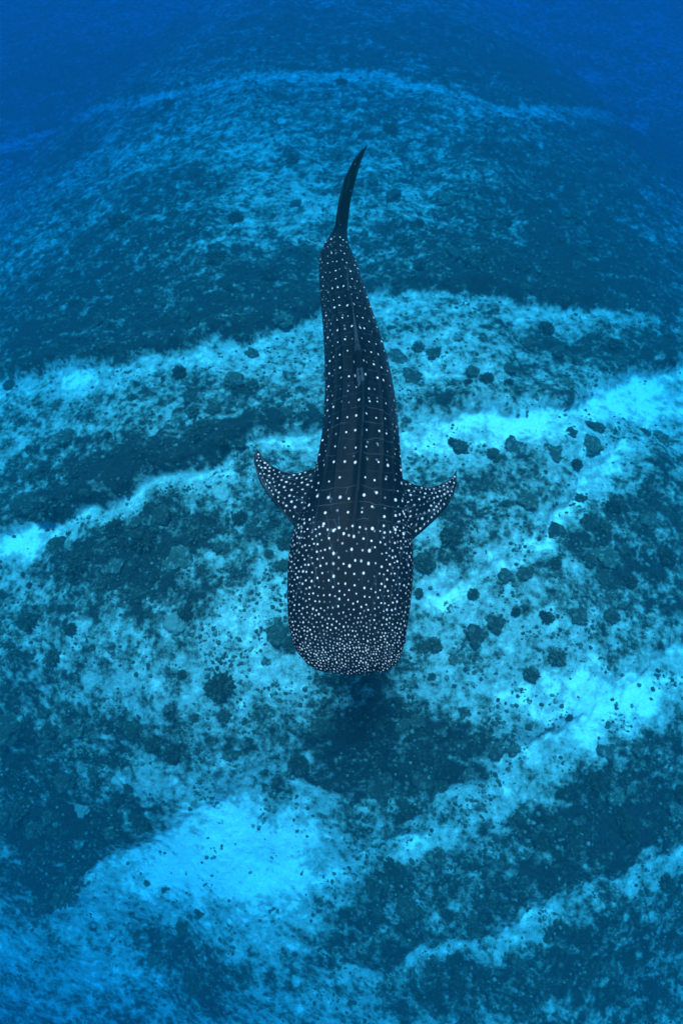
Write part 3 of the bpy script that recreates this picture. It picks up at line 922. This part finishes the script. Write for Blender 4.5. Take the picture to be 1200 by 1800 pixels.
def back_at(y):
    return float(np.interp(y, ys, cx + np.sin(roll) * top_h)), float(np.interp(y, ys, zc + top_h))
def dorsal(v0, v1, h, sweep, lean, thick, seed):
    ya, yb = yv(v0, .42), yv(v1, .36)
    lead, trail = [], []
    for k in np.linspace(0, 1, 8):
        y = ya + (yb + sweep - ya) * k ** .82
        x0, z0 = back_at(min(y, yb))
        lead.append((back_at(ya)[0] * (1 - k) + back_at(yb)[0] * k + lean * k * h, y, back_at(ya)[1] - .06 + (h + .06) * k))
        y2 = yb + sweep * k ** 2.0 + .05 * math.sin(k * math.pi) * -1
        trail.append((back_at(yb)[0] + lean * k * h, y2, back_at(yb)[1] - .06 + (h + .06 + back_at(ya)[1] - back_at(yb)[1]) * k))
    fin(lead, trail, thick, 90, 60, dots=(.14, .010), seed=seed, edge_line=False)
dorsal(708, 615, .58, .22, -.20, .12, 31)
dorsal(526, 496, .24, .10, .05, .045, 32)

# tail fin: tall upper lobe leaning back and swung to one side, shorter lower lobe
x0, y0 = to_plane(597, 434, ZP + .05)
z0 = ZP + .05
tip = (0.354, 6.90, 9.40)
y_tail = float(to_plane(600, 426, ZP)[1]) + .05
xt = float(np.interp(y_tail, ys, cx))
def on_ray(u, v, y):
    d = ray(u, v); k = y / d[1]
    return (d[0] * k, y, CAM_Z + d[2] * k)
up_lead = [(xt, y_tail - .45, ZP + .02), on_ray(588, 436, y_tail - .16), on_ray(588, 402, y_tail + .02), on_ray(595, 352, y_tail + .20), on_ray(605, 315, y_tail + .38), on_ray(619, 285, y_tail + .55), on_ray(632, 267, y_tail + .66), on_ray(645, 255, y_tail + .76)]
up_trail = [(xt + .06, y_tail + .15, ZP - .10), on_ray(610, 436, y_tail + .16), on_ray(610, 402, y_tail + .26), on_ray(616, 352, y_tail + .40), on_ray(625, 315, y_tail + .54), on_ray(634, 285, y_tail + .66), on_ray(641, 267, y_tail + .73), on_ray(646, 255, y_tail + .77)]
fin(up_lead, up_trail, .045, 100, 60, dots=(.30, .009), seed=40, edge_line=False)
lo_lead = [(xt + .005, y_tail - .28, ZP - .02), (xt + .02, y_tail - .05, ZP - .22), (xt + .07, y_tail + .14, ZP - .48), (xt + .12, y_tail + .26, ZP - .66)]
lo_trail = [(xt + .09, y_tail + .22, ZP + .06), (xt + .10, y_tail + .22, ZP - .16), (xt + .12, y_tail + .25, ZP - .42), (xt + .125, y_tail + .275, ZP - .665)]
fin(lo_lead, lo_trail, .045, 60, 40, seed=41)
# pelvic pair and anal fin, low on the body
for side in (-1, 1):
    yp = Y_SNOUT + .60 * L
    xp = float(np.interp(yp, ys, cx)); wp = float(np.interp(yp, ys, half_w)); bp = float(np.interp(yp, ys, bot_h))
    fin([(xp + side * wp * .5, yp, ZP - bp * .75), (xp + side * wp * .75, yp + .16, ZP - bp * .95), (xp + side * wp * .85, yp + .34, ZP - bp * 1.15)],
        [(xp + side * wp * .45, yp + .30, ZP - bp * .75), (xp + side * wp * .65, yp + .32, ZP - bp * .95), (xp + side * wp * .84, yp + .36, ZP - bp * 1.16)], .03, 40, 30, seed=50)

all_v = np.concatenate(verts)
ORIGIN = np.array([float(cx[NS // 2]), float(ys[NS // 2]), ZP])
sh_me = np_mesh('whale_shark', all_v - ORIGIN, np.concatenate(quads))
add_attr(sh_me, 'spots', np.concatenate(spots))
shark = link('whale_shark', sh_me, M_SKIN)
shark.location = ORIGIN.tolist()
tag(shark, 'huge dark whale shark with white spots swimming over the reef', 'whale shark')
# eyes, low on the sides of the head
m_eye, nt_, b_ = new_mat('eye')
b_.inputs['Base Color'].default_value = (.01, .012, .015, 1); b_.inputs['Roughness'].default_value = .15; b_.inputs['Specular IOR Level'].default_value = .5
ev, ef = ICO2
eye_me = np_mesh('eye', ev * np.array([.018, .030, .030]), ef)
for side in (-1, 1):
    ye = Y_SNOUT + .34
    e = link('eye', eye_me, m_eye, shark)
    e.location = Vector((float(np.interp(ye, ys, cx)) + side * (float(np.interp(ye, ys, half_w)) - .004), ye, ZP - .02)) - Vector(ORIGIN)

# ------------------------------------------------------------------ two small reef fish
m_fish, ntf, bf_ = new_mat('fish_scales')
bf_.inputs['Base Color'].default_value = (.03, .035, .04, 1)
def fish(u, v, up, length, ang, label):
    x, y = map(float, to_bed(u, v)); z = float(bed_at(x, y)[0][0]) + up
    n, mseg = 16, 12
    V_ = []
    for i in range(n):
        t = i / (n - 1)
        w = .11 * math.sin(math.pi * min(1, t * 1.02 + .02)) ** .8 + .004
        h = .20 * math.sin(math.pi * min(1, t * 1.02 + .02)) ** .75 + .012
        for j in range(mseg):
            a = j * 2 * math.pi / mseg
            V_.append(((t - .5), w * math.cos(a), h * math.sin(a)))
    me = np_mesh('reef_fish', np.array(V_) * length * np.array([.85, 1, 1]), grid_faces(n, mseg, wrap=True))
    o = link('reef_fish', me, m_fish)
    o.location = (x, y, z); o.rotation_euler = (0, 0, ang)
    tag(o, label, 'fish', 'small fish over the reef')
    tv = np.array([(.40, 0, 0), (.62, .005, .20), (.54, .005, 0), (.62, .005, -.20), (.40, -.012, 0), (.62, -.005, .20), (.54, -.005, 0), (.62, -.005, -.20)]) * length
    tf = np.array([(0, 1, 2), (0, 2, 3), (4, 6, 5), (4, 7, 6), (0, 4, 5), (0, 5, 1), (0, 3, 7), (0, 7, 4), (1, 5, 6), (1, 6, 2), (2, 6, 7), (2, 7, 3)])
    link('tail_fin', np_mesh('tail_fin', tv, tf, False), m_fish, o)
fish(473, 619, .5, .20, 0.2, "tiny dark fish over pale sand beside the shark's flank on the left")
fish(917, 1061, .4, .17, 1.9, "tiny dark fish over the rubble below the narrow sand streak")

# ------------------------------------------------------------------ specks drifting in the water
def specks(n=260):
    u = RNG.uniform(0, 1200, n); v = RNG.uniform(0, 1800, n)
    zz = RNG.uniform(2.0, 9.0, n)
    x, y = to_plane(u, np.maximum(v, 250), zz)
    r = RNG.uniform(.002, .0045, n)
    o8 = np.array([(1, 0, 0), (-1, 0, 0), (0, 1, 0), (0, -1, 0), (0, 0, 1), (0, 0, -1)], float)
    f8 = np.array([(0, 2, 4), (2, 1, 4), (1, 3, 4), (3, 0, 4), (2, 0, 5), (1, 2, 5), (3, 1, 5), (0, 3, 5)])
    P_ = o8[None] * (r[:, None, None] * RNG.uniform(.6, 1.4, (n, 1, 3))) + np.stack([x, y, zz], -1)[:, None]
    me = np_mesh('marine_snow', P_.reshape(-1, 3), (f8[None] + (np.arange(n) * 6)[:, None, None]).reshape(-1, 3))
    m, nt, b = new_mat('plankton')
    g = nt.nodes.new('ShaderNodeNewGeometry').outputs['Position']
    nt.links.new(mix_color(nt, noise_tex(nt, g, 3.0), (0.03, 0.08, 0.09), (0.12, 0.26, 0.30)), b.inputs['Base Color'])
    tag(link('marine_snow', me, m), 'tiny pale specks drifting in the water', 'plankton', kind='stuff')
specks()

# ------------------------------------------------------------------ the water itself
SIG_S = np.array([0.0001, 0.0030, 0.0044])      # scattering per metre
SIG_A = np.array([0.1280, 0.0265, 0.0084])      # absorption per metre
DENS = 0.16
hx0, hx1, hy0, hy1 = -140, 140, -100, 160
hz0, hz1 = float(GZ.min()) - 1.0, CAM_Z + .6
hv = np.array([(x, y, z) for z in (hz0, hz1) for x, y in ((hx0, hy0), (hx1, hy0), (hx1, hy1), (hx0, hy1))])
hf = np.array([(3, 2, 1, 0), (4, 5, 6, 7), (0, 1, 5, 4), (1, 2, 6, 5), (2, 3, 7, 6), (3, 0, 4, 7)])
haze_me = np_mesh('haze', hv, hf, False)
m_haze = bpy.data.materials.new('sea_water')
m_haze.use_nodes = True
nt = m_haze.node_tree
nt.nodes.clear()
pv = nt.nodes.new('ShaderNodeVolumePrincipled')
out = nt.nodes.new('ShaderNodeOutputMaterial')
nt.links.new(pv.outputs[0], out.inputs['Volume'])
colr = SIG_S / DENS
absn = np.clip(SIG_A / DENS / (1 - colr), 0, 1)
pv.inputs['Color'].default_value = (*colr.tolist(), 1)
pv.inputs['Absorption Color'].default_value = (*((1 - absn) ** 2).tolist(), 1)
pv.inputs['Density'].default_value = DENS
pv.inputs['Anisotropy'].default_value = 0.0
haze = link('haze', haze_me, m_haze)
tag(haze, 'clear blue sea water filling the whole scene', 'water', kind='stuff')
